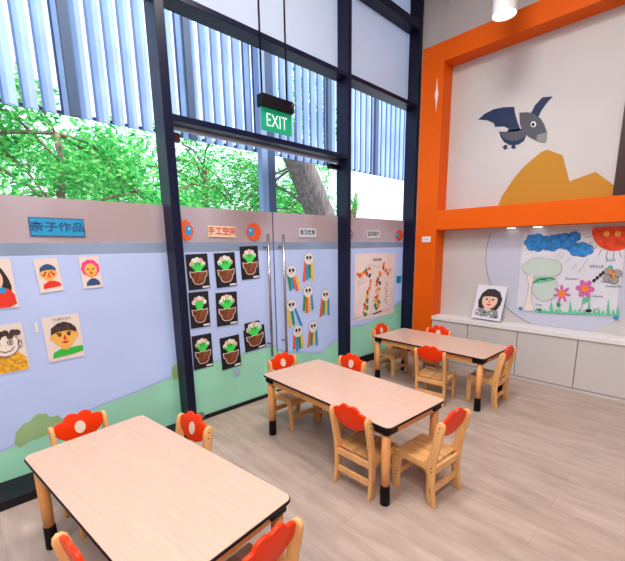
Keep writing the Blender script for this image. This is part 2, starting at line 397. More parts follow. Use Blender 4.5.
# ------------------------------------------------------------------ tables
def rrect(w2, h2, r, n=6):
    pts = []
    for cx, cy, a in ((w2-r, h2-r, 0), (-w2+r, h2-r, PI/2), (-w2+r, -h2+r, PI), (w2-r, -h2+r, 1.5*PI)):
        for i in range(n+1):
            t = a+PI/2*i/n; pts.append((cx+r*math.cos(t), cy+r*math.sin(t)))
    return pts
def make_table():
    t = empty('table', (0, 0, 0))
    bm = bmesh.new(); add_prism(bm, rrect(.621, .298, .035), 'z', .509, .512); fin('tabletop', bm, MT['top'], t)
    bm = bmesh.new(); add_prism(bm, rrect(.625, .302, .039), 'z', .496, .5095); bevel_mod(fin('edge_band', bm, MT['edge'], t), .003)
    for s in (-1, 1):
        box('apron', (-.53, s*.262-.011, .440), (.53, s*.262+.011, .496), MT['leg'], t, .002)
        box('apron', (s*.582-.011, -.22, .440), (s*.582+.011, .22, .496), MT['leg'], t, .002)
    for sx in (-1, 1):
        for sy in (-1, 1):
            x, y = sx*.572, sy*.252
            bm = bmesh.new(); add_lathe(bm, [(.024, .11), (.0265, .25), (.0265, .455)], 20, (x, y, 0)); lg = fin('leg', bm, MT['leg'], t, True)
            bm = bmesh.new(); add_lathe(bm, [(.026, 0), (.030, .004), (.029, .06), (.0275, .122), (.0262, .125)], 20, (x, y, 0)); fin('rubber_foot', bm, MT['blackmatte'], lg, True)
            bm = bmesh.new(); add_prism(bm, [(x-sx*.052+dx, y-sy*.052+dy) for dx, dy in rrect(.0, .0, 0, 1)][:1]+[(x+sx*.036, y-sy*.062), (x+sx*.036, y+sy*.02), (x+sx*.02, y+sy*.036), (x-sx*.062, y+sy*.036)], 'z', .455, .496)
            bevel_mod(fin('corner_bracket', bm, MT['blackmatte'], lg), .004)
    return t

def copy_tree(o, parent=None):
    c = o.copy(); C.objects.link(c); c.parent = parent
    for ch in list(o.children): copy_tree(ch, c)
    return c
TABLES = [(-1.615, .495, 6.8, 'pale wood-top kids table nearest the camera, cut by the bottom edge'),
          (-1.695, 1.935, -2.8, 'middle of the three pale wood-top kids tables, in front of the glass doors'),
          (-1.85, 3.57, -1.8, 'farthest pale wood-top kids table, beside the orange column and cabinets')]
tb = make_table()
for i, (x, y, r, lab) in enumerate(TABLES):
    t = tb if i == 0 else copy_tree(tb)
    t.location = (x, y, 0); t.rotation_euler.z = math.radians(r); tag(t, lab, 'table', 'rectangular kids tables')

# ------------------------------------------------------------------ chairs
SIDE = [(.092, 0), (.140, 0), (.137, .06), (.134, .20), (.136, .245), (.132, .266), (.118, .276), (.04, .274), (-.04, .272), (-.075, .276), (-.094, .292), (-.104, .33),
        (-.118, .42), (-.130, .51), (-.136, .535), (-.150, .551), (-.168, .553), (-.183, .541), (-.187, .52), (-.183, .49), (-.168, .40), (-.154, .30), (-.147, .22), (-.147, .13), (-.154, .05), (-.164, 0),
        (-.114, 0), (-.102, .05), (-.098, .12), (-.097, .19), (-.090, .215), (-.072, .225), (.055, .226), (.076, .218), (.088, .198), (.094, .14), (.095, .07)]
SIDE = [(a-max(0, z-.29)*.035, z) if a < -.05 else (a, z) for a, z in SIDE]
def make_chair():
    t = empty('chair', (0, 0, 0))
    for s in (-1, 1):
        bm = bmesh.new(); add_prism(bm, SIDE, 'x', s*.137-.011, s*.137+.011); sf = bevel_mod(fin('side_frame', bm, MT['beech'], t), .005, 2, 50)
        for yy, zz in ((-.166, .520), (-.159, .488), (-.128, .252), (-.128, .228), (-.124, .112), (-.126, .090), (.114, .250), (.114, .228), (.116, .118), (.117, .094)):
            bm = bmesh.new(); tube(bm, [(s*.1475, yy, zz), (s*.1492, yy, zz)], .0042, 8); fin('bolt', bm, MT['bolt'], sf)
    bm = bmesh.new(); add_prism(bm, [(.136, .256), (.128, .270), (.02, .269), (-.118, .266), (-.118, .250), (.136, .244)], 'x', -.1255, .1255)
    bevel_mod(fin('seat', bm, MT['beechseat'], t), .003)
    box('back_rail', (-.1255, -.142, .205), (.1255, -.122, .248), MT['beech'], t, .003)
    box('front_rail', (-.1255, .105, .205), (.1255, .122, .243), MT['beech'], t, .003)
    box('rear_stretcher', (-.1255, -.138, .082), (.1255, -.120, .122), MT['beech'], t, .003)
    box('front_stretcher', (-.1255, .108, .086), (.1255, .124, .124), MT['beech'], t, .003)
    # red scalloped back: outline in (x, distance up the lean)
    up = []
    for cx, cz, rr, a0, a1 in ((.094, .520, .040, -.4, 1.65), (.034, .552, .043, .20, 2.35), (-.034, .552, .043, .80, 2.94), (-.094, .520, .040, 1.5, 3.54)):
        up += ell(cx, cz, rr, rr, 7, a0, a1)
    low = [(-.126, .500), (-.112, .474), (-.08, .448), (-.04, .433), (0, .429), (.04, .433), (.08, .448), (.112, .474), (.126, .500)]
    pts = [(max(-.1255, min(.1255, a)), b) for a, b in low+up]
    lean = math.radians(10.3)
    def place(o):
        o.location = (0, -.1605, .50); o.rotation_euler = (lean, 0, 0); return o
    bm = bmesh.new(); add_prism(bm, [(a, b-.50) for a, b in pts], 'y', -.008, .009)
    rb = place(bevel_mod(fin('backrest', bm, MT['red'], t), .003, 2, 30))
    bm = bmesh.new(); add_prism(bm, ell(0, .005, .028, .037, 24), 'y', .0085, .0112); fin('cream_oval', bm, MT['oval'], rb)
    return t
CH = [  # x, y, heading(deg, 0 = faces +y), label
    (-2.25, .43, -84, 'red-backed wooden child chair at the glass-side end of the nearest table'),
    (-1.90, .715, 186, 'red-backed wooden child chair behind the nearest table, close to the dark mullion'),
    (-1.32, .325, 7, 'red-backed wooden child chair cut by the bottom edge beside the nearest table leg'),
    (-1.06, .62, 96, 'red-backed wooden child chair at the near right end of the nearest table'),
    (-2.34, 2.01, -92, 'red-backed wooden child chair at the glass-door end of the middle table'),
    (-2.04, 2.25, 178, 'red-backed wooden child chair on the far long side of the middle table'),
    (-1.353, 1.757, 0, 'red-backed wooden child chair seen from behind on the near side of the middle table'),
    (-1.055, 1.975, 86, 'red-backed wooden child chair standing clear at the right end of the middle table, seat showing'),
    (-2.465, 3.655, -90, 'red-backed wooden child chair at the glass end of the farthest table'),
    (-2.05, 3.83, 182, 'red-backed wooden child chair between the farthest table and the cabinets'),
    (-1.70, 3.29, 6, 'red-backed wooden child chair seen from behind at the near side of the farthest table'),
    (-1.33, 3.61, 90, 'red-backed wooden child chair side-on at the right end of the farthest table')]
ch0 = make_chair()
for i, (x, y, r, lab) in enumerate(CH):
    t = ch0 if i == 0 else copy_tree(ch0)
    t.location = (x, y, 0); t.scale = (1, 1, .975); t.rotation_euler.z = math.radians(r); tag(t, lab, 'chair', 'red-backed wooden kids chairs')

# ------------------------------------------------------------------ exit sign and lamp
ex = empty('exit_sign', (-2.45, 1.99, 2.50)); tag(ex, 'hanging green and white EXIT sign with a black housing on two rods', 'exit sign')
box('housing', (-.035, -.155, .03), (.035, .155, .115), MT['blackmatte'], ex, .004)
box('end_cap', (-.02, .13, .07), (.0365, .1565, .105), MT['brownbox'], ex, .002)
pn = box('sign_panel', (-.006, -.145, -.13), (.006, .150, .03), MT['green_exit'], ex, .001)
tx = text('lettering', 'EXIT', .135, 0, 0, 'white_exit', pn, 0, sx=.76, bold=-.001); tx.matrix_local = sheet_root((.0066, 0, -.056), 'x')
for yy in (-.13, .11):
    bm = bmesh.new(); tube(bm, [(0, yy, .115), (0, yy, CEIL-2.50)], .007, 8); fin('rod', bm, MT['blackmatte'], ex, True)

lp = empty('ceiling_lamp_cylinder', (-1.54, 3.9, 3.50)); lp.name = 'pendant_downlight'; tag(lp, 'white cylindrical downlight with a glowing face above the orange beam', 'ceiling light')
bm = bmesh.new(); add_lathe(bm, [(.10, .0), (.10, .42), (.09, .43)], 32); bmesh.ops.delete(bm, geom=[f for f in bm.faces if abs(f.calc_center_median().z) < 1e-5 and len(f.verts) > 4], context='FACES_ONLY')
fin('housing', bm, MT['white'], lp, True)
bm = bmesh.new(); add_lathe(bm, [(.088, .006), (.088, .012)], 32); fin('lamp_face', bm, MT['lampglow'], lp)
bm = bmesh.new(); tube(bm, [(0, 0, .43), (0, 0, CEIL-3.50)], .012, 10); fin('stem', bm, MT['white'], lp, True)
ld = bpy.data.lights.new('downlight_spot', 'SPOT'); ld.energy = 14; ld.spot_size = math.radians(120); ld.spot_blend = .8; ld.shadow_soft_size = .08; ld.color = (1, .92, .82)
lo = bpy.data.objects.new('downlight_spot', ld); C.objects.link(lo); lo.location = (-1.54, 3.9, 3.49)

# small fittings on the orange column
c = ony(426.5, 239.5, YF)
sw = box('switch_plate', (c.x-.06, YF-.010, c.z-.035), (c.x+.06, YF, c.z+.035), MT['white'], None, .003)
tag(sw, 'small white plate with faint writing low on the orange column', 'switch plate')
text_o = text('lettering', 'LIGHTS', .022, 0, 0, 'grey', None, 0); text_o.matrix_world = sheet_root((c.x, YF-.0112, c.z), 'y'); text_o.parent = sw
a = ony(437.3, 78, YF); b = ony(436.2, 112, YF); cz = (a.z+b.z)/2; cx = (a.x+b.x)/2; h = (a.z-b.z)/2
bm = bmesh.new(); add_prism(bm, [(cx, cz+h), (cx+.010, cz+h*.35), (cx+.026, cz), (cx+.014, cz-h*.3), (cx+.003, cz-h), (cx-.006, cz-h*.35), (cx-.022, cz-h*.02), (cx-.008, cz+h*.35)], 'y', YF-.012, YF)
tag(bevel_mod(fin('wall_sensor', bm, MT['white']), .003), 'slim pointed white fitting high on the orange column', 'wall fitting')

# ------------------------------------------------------------------ wall decals in the niches
def wall_flat(name, px, mt, parent, layer):
    bm = bmesh.new(); add_prism(bm, [(ony(u, v, YW).x, ony(u, v, YW).z) for u, v in px], 'y', YW-.0015-layer*.0025, YW-.0005)
    return fin(name, bm, MT[mt], parent)
def Z(l, s=4.032, o=(470, 90)): return [(o[0]+a/s, o[1]+b/s) for a, b in l]
mo = wall_flat('mountain_decal', Z([(112, 470), (128, 430), (150, 395), (180, 352), (212, 315), (250, 280), (285, 252), (311, 240), (374, 264), (401, 368), (507, 330), (622, 415), (628, 440), (625, 452)]), 'mount', None, 0)
bm = bmesh.new()
tag(mo, 'ochre mountain shape with two peaks on the upper niche wall', 'wall decal')
bi = empty('bird_decal', (ony(520, 127, YW).x, YW-.004, ony(520, 127, YW).z)); tag(bi, 'grey and navy cartoon bird flying above the ochre mountain', 'wall decal')
bird_parts = [('wing', [(33, 119), (60, 96), (95, 78), (135, 70), (178, 68), (182, 95), (192, 130), (203, 158), (190, 172), (158, 168), (130, 165), (103, 152), (96, 133), (70, 122)], 'navyb', 1),
              ('body', [(118, 168), (150, 164), (200, 156), (222, 160), (226, 185), (218, 205), (195, 220), (160, 222), (138, 210), (124, 190)], 'navyb', 1),
              ('breast', [(124, 170), (158, 170), (222, 162), (224, 184), (212, 198), (185, 206), (150, 202), (132, 190)], 'greyb', 2),
              ('white_notch', [(104, 150), (140, 148), (157, 158), (150, 169), (122, 168), (108, 160)], 'wall', 3),
              ('wing', [(246, 95), (262, 62), (292, 30), (334, 26), (310, 52), (290, 80), (276, 108), (256, 104)], 'navyb', 1),
              ('head', [(200, 92), (235, 90), (262, 98), (285, 115), (300, 140), (310, 172), (305, 212), (278, 208), (240, 190), (212, 168), (202, 135)], 'greyb', 3),
              ('beak', [(272, 182), (308, 172), (311, 195), (305, 212), (270, 206)], 'grey', 4),
              ('foot', [(140, 222), (152, 222), (148, 232), (156, 236), (146, 237), (140, 242), (136, 234), (130, 234)], 'navyb', 1),
              ('foot', [(170, 222), (184, 222), (182, 230), (188, 236), (178, 236), (172, 238), (170, 232), (164, 234)], 'navyb', 1)]
def parent_keep(o, p):
    o.parent = p; o.matrix_parent_inverse = p.matrix_basis.inverted()
for nm, pts, m_, l in bird_parts: parent_keep(wall_flat(nm, Z(pts), m_, None, l), bi)
ey = wall_flat('eye', Z(ell(257, 139, 11, 12)), 'wht', None, 4); parent_keep(ey, bi)
ey = wall_flat('pupil', Z(ell(256, 140, 6, 7)), 'ink', None, 5); parent_keep(ey, bi)

# pale blue disc behind the drawing, under the shelf
dp = []
for kx in range(97):
    t = 2*PI*kx/96; dp.append((-1.03+.81*math.cos(t), 1.38+.81*math.sin(t)))
dp = [(max(x, -2.2), z) for x, z in dp if .602 < z < 1.678]
left = sorted([p for p in dp if p[0] < -1.03], key=lambda p: p[1]); right = sorted([p for p in dp if p[0] >= -1.03], key=lambda p: -p[1])
bm = bmesh.new(); add_prism(bm, left+right, 'y', YW-.004, YW-.0005)
tag(fin('round_wall_panel', bm, MT['paleblue']), 'large pale blue round panel on the wall under the orange shelf', 'wall panel')
bm = bmesh.new()
for (x0, z0), (x1, z1) in zip(left, left[1:]):
    d = Vector((x1-x0, z1-z0)).normalized()*.004; add_prism(bm, [(x0-d.y, z0+d.x), (x1-d.y, z1+d.x), (x1+d.y, z1-d.x), (x0+d.y, z0-d.x)], 'y', YW-.0055, YW-.004)
o = fin('panel_rim', bm, MT['grey']); o.parent = [q for q in C.objects if q.name == 'round_wall_panel'][0]

# two small emissive discs where bright spots sit under the shelf
for u_, v_, lab in ((511, 231.2, 'left small glowing disc on the underside of the orange shelf'), (537.5, 229.8, 'right small glowing disc on the underside of the orange shelf')):
    p_ = ony(u_, v_, YW-.07)
    t = empty('shelf_disc', (p_.x, p_.y, 1.68)); tag(t, lab, 'shelf light')
    bm = bmesh.new(); add_lathe(bm, [(.052, -.010), (.055, 0)], 24); fin('rim', bm, MT['white'], t)
    bm = bmesh.new(); add_lathe(bm, [(.044, -.014), (.044, -.0095)], 24); fin('lens', bm, mat('shelf_disc_glow', (1, .95, .92), .4, emit=1.6), t)

# garden drawing
DW, DH = .90, .845; DC = (-1.0, YW-.008, 1.19)
dr = poly('garden_drawing', rect(-DW/2, -DH/2, DW/2, DH/2), 'paperw', None); dr.matrix_world = sheet_root(DC, 'y', 0)
tag(dr, 'large crayon drawing of blue clouds, tree and pink flowers pinned under the shelf', 'drawing')
def D(u, v):   # crop pixel -> drawing coordinates
    p = ony(515+u/5.1, 220+v/5.1, YW-.008); return (p.x-DC[0], p.z-DC[2])
def DP(l): return [D(*p) for p in l]
def puff(cx, cy, rx, ry, n=7, amp=.18, k=63):
    return [(cx+rx*(1+amp*abs(math.sin(n*t/2)))*math.cos(t), cy+ry*(1+amp*abs(math.sin(n*t/2)))*math.sin(t)) for t in [2*PI*i/k for i in range(k)]]
for cx, cy, rx, ry in ((110, 115, 54, 40), (185, 118, 48, 36), (250, 108, 55, 36), (305, 85, 28, 24), (335, 150, 58, 32)):
    cp = DP(puff(cx, cy, rx, ry)); poly('cloud', cp, 'skysc', dr, 2 if cx != 185 else 3); strokes('cloud_outline', [cp], .003, 'navy', dr, 4)
sn = poly('sun', DP([(392, 60)]+ell(505, 58, 112, 100, 24, PI*.98, .02)[0:25]+[(606, 30), (400, 38)]), 'sunsc', dr, 4)
for cx in (468, 525):
    e_ = poly('sun_eye', DP(ell(cx, 70, 15, 13)), 'yel', dr, 5); poly('eye_center', DP(ell(cx, 70, 6, 5)), 'org', dr, 6)
for ln_ in [[D(505+118*math.cos(t), 60+106*math.sin(t)), D(505+150*math.cos(t), 60+136*math.sin(t))] for t in [PI*(.08+.085*i) for i in range(11)]]: strokes('sun_ray', [ln_], .004, 'ink', dr, 2)
strokes('rain_lines', [[D(a, b), D(a-28, b+30)] for a, b in ((250, 175), (285, 190), (316, 222), (375, 200), (235, 165), (350, 235))], .003, 'grey', dr, 2)
poly('tree_crown', DP(puff(140, 245, 95, 48, 5, .08)), 'palegreen', dr, 2); poly('tree_crown', DP(puff(155, 350, 62, 58, 5, .1)), 'palegreen', dr, 2)
strokes('tree_outline', [DP(puff(140, 245, 97, 50, 5, .08)), DP(puff(155, 350, 64, 60, 5, .1))], .0028, 'grey', dr, 3)
poly('tree_trunk', DP([(62, 280), (100, 280), (86, 350), (82, 400), (100, 462), (40, 462), (60, 400), (72, 340)]), 'cream', dr, 3)
strokes('trunk_outline', [DP([(62, 280), (72, 340), (60, 400), (40, 462)]), DP([(100, 280), (86, 350), (82, 400), (100, 462)])], .003, 'grey', dr, 4)
poly('caterpillar', DP([(92, 320), (110, 296), (150, 292), (178, 290), (210, 300), (180, 312), (140, 318), (110, 322)]), 'grassc', dr, 4)
strokes('caterpillar_marks', [DP([(92, 320), (130, 300), (180, 296), (210, 300)]), DP([(130, 305), (160, 302)])], .006, 'ink', dr, 5)
def flower(cx, cy, r, n, a0, pw):
    for kx in range(n):
        t = a0+2*PI*kx/n
        poly('petal', DP(ell(cx+r*.62*math.cos(t), cy+r*.62*math.sin(t), r*.45, r*pw, 14, rot=t)), 'magenta', dr, 3)
    poly('flower_center', DP(ell(cx, cy, r*.42, r*.42, 14)), 'org', dr, 4)
flower(240, 375, 44, 7, .2, .16); flower(358, 350, 46, 6, .1, .30)
strokes('flower_stem', [DP([(232, 405), (222, 430), (228, 465)])], .004, 'grnd', dr, 3); strokes('flower_stem', [DP([(350, 385), (342, 430), (335, 470)])], .004, 'grnd', dr, 3)
poly('leaf', DP([(340, 425), (352, 398), (388, 392), (380, 412), (352, 424)]), 'grassc', dr, 4); poly('leaf', DP([(212, 425), (222, 418), (236, 430), (228, 445), (214, 440)]), 'grnd', dr, 4)
gp = [(100, 464)]
for i, (x, h_) in enumerate([(112, 18), (130, 22), (150, 18), (186, 62), (212, 25), (232, 22), (283, 70), (308, 25), (330, 30), (352, 25), (378, 80), (405, 30), (428, 42), (450, 28), (476, 90), (502, 40), (524, 60)]):
    yb = 466+(x-100)*.06; gp += [(x-11, yb-6), (x, yb-h_), (x+11, yb-6)]
gp += [(531, 470), (531, 492), (400, 484), (250, 478), (104, 470)]
poly('grass', DP(gp), 'grassc', dr, 3)
poly('ant', DP(ell(376, 462, 17, 8)), 'ink', dr, 5)
for i, (x, y_) in enumerate(((404, 308), (420, 294), (437, 280), (450, 268))): poly('butterfly_body_bead', DP(ell(x, y_, 10, 8, rot=-.8)), 'ink', dr, 4)
for cx, cy in ((480, 262), (522, 272), (475, 298), (505, 305)): poly('butterfly_wing', DP(ell(cx, cy, 25, 19)), 'wing', dr, 4); strokes('wing_outline', [DP(ell(cx, cy, 25, 19))], .003, 'ink', dr, 5)
poly('butterfly_stripe', DP([(470, 245), (482, 240), (515, 285), (505, 295)]), 'org', dr, 5); poly('butterfly_head', DP(ell(487, 240, 12, 9)), 'teal', dr, 5)
for s_, u_, v_, z_ in (('Sun', 487, 203, .055), ('Wind', 415, 238, .050), ('flowers', 290, 300, .038), ('Leaves', 420, 388, .034), ('Sun', 450, 315, .03), ('butterfly', 502, 338, .036), ('Grass', 122, 432, .03), ('ant', 412, 455, .03)):
    x_, y_ = D(u_, v_); text('handwriting', s_, z_, x_, y_, 'navy', dr, 2, rot=.03)
for u_, v_, lab in ((30, 449, 'blue round pin at the lower left corner of the garden drawing'), (516, 497, 'blue round pin at the lower right corner of the garden drawing')):
    x_, y_ = D(u_, v_); bm = bmesh.new(); add_lathe(bm, [(.017, 0), (.019, .004), (.012, .012)], 16)
    q = fin('push_pin', bm, MT['blue'], None, True); q.matrix_world = sheet_root((DC[0]+x_, DC[1]-.009, DC[2]+y_), 'y'); tag(q, lab, 'pin', 'blue pins of the garden drawing')

# portrait card standing on the worktop
pc = empty('portrait_card', (0, 0, 0)); pw, ph = .335, .41
c = Vector((-1.735, 4.572, .812)); pc.matrix_world = sheet_root((c.x, c.y, c.z+.004), 'y', math.radians(-1.5), math.radians(-18))
tag(pc, 'portrait of a black-haired girl leaning on the white worktop', 'portrait')
bm = bmesh.new(); add_box(bm, (-pw/2, -ph/2, -.012), (pw/2, ph/2, 0)); fin('board', bm, MT['paperw'], pc)
def head(par, cx, cy, s, hairmat, style, skin='skin'):
    """small painted face, s = face half height"""
    if style == 'bob':
        poly('hair', [(cx-s*1.15, cy-s*1.0), (cx-s*1.32, cy-s*.2), (cx-s*1.05, cy+s*.8), (cx-s*.5, cy+s*1.35), (cx+s*.3, cy+s*1.42), (cx+s*.95, cy+s*1.1), (cx+s*1.35, cy+s*.3), (cx+s*1.3, cy-s*.4), (cx+s*.95, cy-s*1.15), (cx+s*.5, cy-s*1.3), (cx, cy-s*.7), (cx-s*.7, cy-s*1.1)], hairmat, par, 2)
    if style == 'puffy': poly('hair', puff(cx, cy+s*.25, s*1.22, s*1.25, 9, .10), hairmat, par, 2)
    f = poly('face', ell(cx, cy, s*.88, s, 22), skin, par, 3)
    if style in ('short', 'curly', 'bob'):
        poly('fringe', [(cx-s*.98, cy+s*.25), (cx-s*.9, cy+s*.85), (cx-s*.4, cy+s*1.2), (cx+s*.1, cy+s*1.32), (cx+s*.6, cy+s*1.1), (cx+s*.95, cy+s*.7), (cx+s*1.0, cy+s*.25), (cx+s*.6, cy+s*.45), (cx, cy+s*.5), (cx-s*.6, cy+s*.42)], hairmat, par, 4)
    for sg in (-1, 1): poly('eye', ell(cx+sg*s*.36, cy+s*.12, s*.13, s*.11, 10), 'ink', par, 4)
    poly('nose', [(cx-s*.05, cy+s*.1), (cx+s*.06, cy+s*.1), (cx+s*.15, cy-s*.3), (cx-s*.12, cy-s*.3)], 'org' if style != 'short' else 'redp', par, 4)
    poly('mouth', [(cx-s*.35, cy-s*.48), (cx, cy-s*.42), (cx+s*.35, cy-s*.48), (cx, cy-s*.64)], 'lips', par, 4)
poly('neck', rect(-.02, -.10, .025, -.04), 'skinp', pc, 2)
head(pc, .005, .025, .100, 'hair', 'bob', 'skinp')
poly('flowered_dress', [(-.13, -.165), (-.135, -.12), (-.11, -.085), (-.05, -.075), (0, -.11), (.06, -.08), (.12, -.09), (.14, -.17), (.10, -.18), (0, -.175)], 'grey', pc, 2)
for i in range(9): poly('dress_patch', ell(-.11+.028*i, -.125-.02*(i % 3), .014, .012, 10), ['cream', 'skinp', 'grnd', 'ink', 'teal'][i % 5], pc, 3)

# ------------------------------------------------------------------ sheets on the glass
def inner(s):  # shrink
    return s
o, W, H = glass_sheet('name_sign', [(29.5, 218.6), (82.7, 219.5), (84.2, 235.3), (31.3, 236.2)], 'signblue', 'blue sign with four dark characters above the painted portraits', 'sign')
poly('sign_border', rect(-W/2-.006, -H/2-.006, W/2+.006, H/2+.006), 'navy', o, 0)
text('lettering', '亲子作品', H*.60, 0, 0, 'navy', o, 2, sx=1.2, bold=.0008)
o, W, H = glass_sheet('name_sign', [(207.6, 225.5), (235.8, 226.3), (236, 237), (208, 237.4)], 'signcream', 'cream sign with dark red characters above the cactus cards', 'sign')
text('lettering', '手工空间', H*.72, 0, 0, 'lips', o, 2, sx=1.0, bold=.001)
o, W, H = glass_sheet('name_sign', [(299, 228.1), (316.1, 228.5), (316.1, 237.1), (299, 237.2)], 'signpale', 'pale sign with dark characters above the rainbow clouds', 'sign')
text('lettering', '长习世年', H*.66, 0, 0, 'ink', o, 2, sx=.92, bold=.001)
o, W, H = glass_sheet('name_sign', [(366.7, 229.8), (379.7, 230), (379.7, 238), (367, 238.2)], 'signpale', 'small pale sign with dark characters above the beaded poster', 'sign')
text('lettering', '区域名片', H*.60, 0, 0, 'ink', o, 2, sx=.92, bold=.001)

def fish(cor, lab, flip, blue=True):
    o, W, H = glass_sheet('fish_cutout', cor, 'redo', lab, 'paper fish', shape=lambda w, h: [(a, b) for a, b in puff(0, 0, w*.44, h*.44, 11, .16)])
    poly('fish_face', ell(flip*W*.20, 0, W*.20, H*.26, 16), 'sky', o, 2); poly('fish_eye', ell(flip*W*.24, H*.07, W*.06, H*.06, 10), 'wht', o, 3)
    poly('fish_mouth', [(flip*W*.38, -H*.02), (flip*W*.50, H*.04), (flip*W*.50, -H*.08)], 'redp', o, 2)
fish([(176.5, 219.5), (193, 219.5), (193, 241), (177.5, 241)], 'orange paper fish with blue face half hidden by the dark mullion', 1)
fish([(246.5, 222.5), (261, 222.8), (261, 241), (246.5, 241)], 'orange paper fish with blue face between the cream sign and the door handle', -1)
fish([(346, 229), (353.5, 229), (353.5, 239), (346, 239)], 'orange paper fish peeping from behind the second mullion', 1)
fish([(395.5, 229.5), (403, 229.5), (403, 241), (395.5, 241)], 'small paper fish beside the last mullion, right of the pale sign', -1)

CACT = [([(186, 254.5), (206.6, 253.5), (210.6, 287.7), (188, 291)], 'top left black card with green hand cactus, touching the dark mullion'),
        ([(214, 253.5), (233.7, 252.1), (237.7, 285.7), (216.4, 288)], 'top middle black card with green hand cactus in a brown pot'),
        ([(239.1, 246.7), (257.4, 245.7), (259.7, 278.2), (242.1, 279.9)], 'highest black cactus card, just under the orange fish by the door handle'),
        ([(188, 292.4), (208.1, 291.3), (210.5, 325.3), (191.2, 329.3)], 'middle row black cactus card touching the dark mullion, without fingertips spread'),
        ([(215.3, 293.2), (236.5, 291.3), (238.1, 323.7), (217.2, 326.6)], 'middle row black cactus card right of its neighbour, with a round flowered crown'),
        ([(192, 336.5), (210.5, 333), (214, 365.4), (193.6, 370.3)], 'lowest black cactus card beside the dark mullion'),
        ([(219.8, 338.6), (238.6, 334.1), (241.5, 364.6), (222, 370.6)], 'bottom middle black cactus card with open fingers, lowest on the door'),
        ([(242.3, 323), (262.5, 320.5), (267.0, 345.8), (245.5, 352.6)], 'stepped black cactus card with extra flap near the foot of the door handle')]
def hand(cx, cy, s, spread, n=5):
    pts = [(cx-s*.28, cy-s*.5), (cx-s*.45, cy-s*.05)]
    for i in range(n):
        a = PI*(.5+spread*(.5-i/(n-1))); L = s*(.62+.32*math.sin(PI*(i+.6)/(n+.2)))
        b0 = (cx+s*.42*(i/(n-1)*2-1)*.9, cy+s*.05)
        dx, dy = math.cos(a), math.sin(a); nx, ny = -dy*s*.12, dx*s*.12
        tx, ty = b0[0]+dx*L, b0[1]+dy*L
        pts += [(b0[0]+nx, b0[1]+ny), (tx+nx, ty+ny), (tx+dx*s*.07, ty+dy*s*.07), (tx-nx, ty-ny), (b0[0]-nx, b0[1]-ny+s*.02)]
    pts += [(cx+s*.45, cy-s*.05), (cx+s*.28, cy-s*.5)]
    return pts
rnd = random.Random(3)
for i, (cor, lab) in enumerate(CACT):
    shp = None
    if i == 7: shp = lambda w, h: [(-w*.5, -h*.5), (w*.5, -h*.5), (w*.5, h*.32), (w*.28, h*.32), (w*.28, h*.5), (-w*.42, h*.5), (-w*.42, h*.28), (-w*.5, h*.28)]
    o, W, H = glass_sheet('cactus_card', cor, 'card', lab, 'art card', 'cactus hand cards on the glass door', shape=shp)
    s = W*.62
    for j in range(5):
        a = PI*(.12+.19*j); poly('flower_dot', ell(s*.44*math.cos(a), H*.15+s*.46*math.sin(a), s*.19, s*.19, 10), ['wht', 'skinp', 'cream', 'wht', 'skinp'][(j+i) % 5], o, 2)
    q = s*.60; sp = .42 if i != 3 else .14
    hp_ = [ell(0, H*.05, q*.42, q*.42, 16)]
    for j in range(5):
        a = PI*(.5+sp*(.5-j/4)); L = q*(.60+.28*math.sin(PI*(j+.6)/5.2)); bx = q*.36*(j/2-1); hp_.append(ell(bx+math.cos(a)*L*.5, H*.07+math.sin(a)*L*.5, L*.62, q*.13, 12, rot=a))
    multi('hand_cactus', hp_, 'leafg', o, 3)
    y0 = -H*.02
    poly('pot_outline', [(-s*.67, y0+.014), (-s*.3, y0+.007), (0, y0+.012), (s*.3, y0+.007), (s*.67, y0+.014), (s*.63, y0-H*.11), (s*.50, y0-H*.16), (s*.42, y0-H*.275), (s*.26, y0-H*.335), (0, y0-H*.345), (-s*.26, y0-H*.335), (-s*.42, y0-H*.275), (-s*.50, y0-H*.16), (-s*.63, y0-H*.11)], 'cream', o, 4)
    poly('pot', [(-s*.62, y0+.008), (-s*.3, y0+.002), (0, y0+.007), (s*.3, y0+.002), (s*.62, y0+.008), (s*.58, y0-H*.10), (s*.46, y0-H*.15), (s*.38, y0-H*.26), (s*.24, y0-H*.315), (0, y0-H*.325), (-s*.24, y0-H*.315), (-s*.38, y0-H*.26), (-s*.46, y0-H*.15), (-s*.58, y0-H*.10)], 'soil', o, 5)
    poly('name_strip', rect(W*.14, -H*.47, W*.46, -H*.42), 'wht', o, 2)
    if i == 7: poly('flap_flowers', ell(W*.38, -H*.0, .012, .02, 8), 'skinp', o, 2)

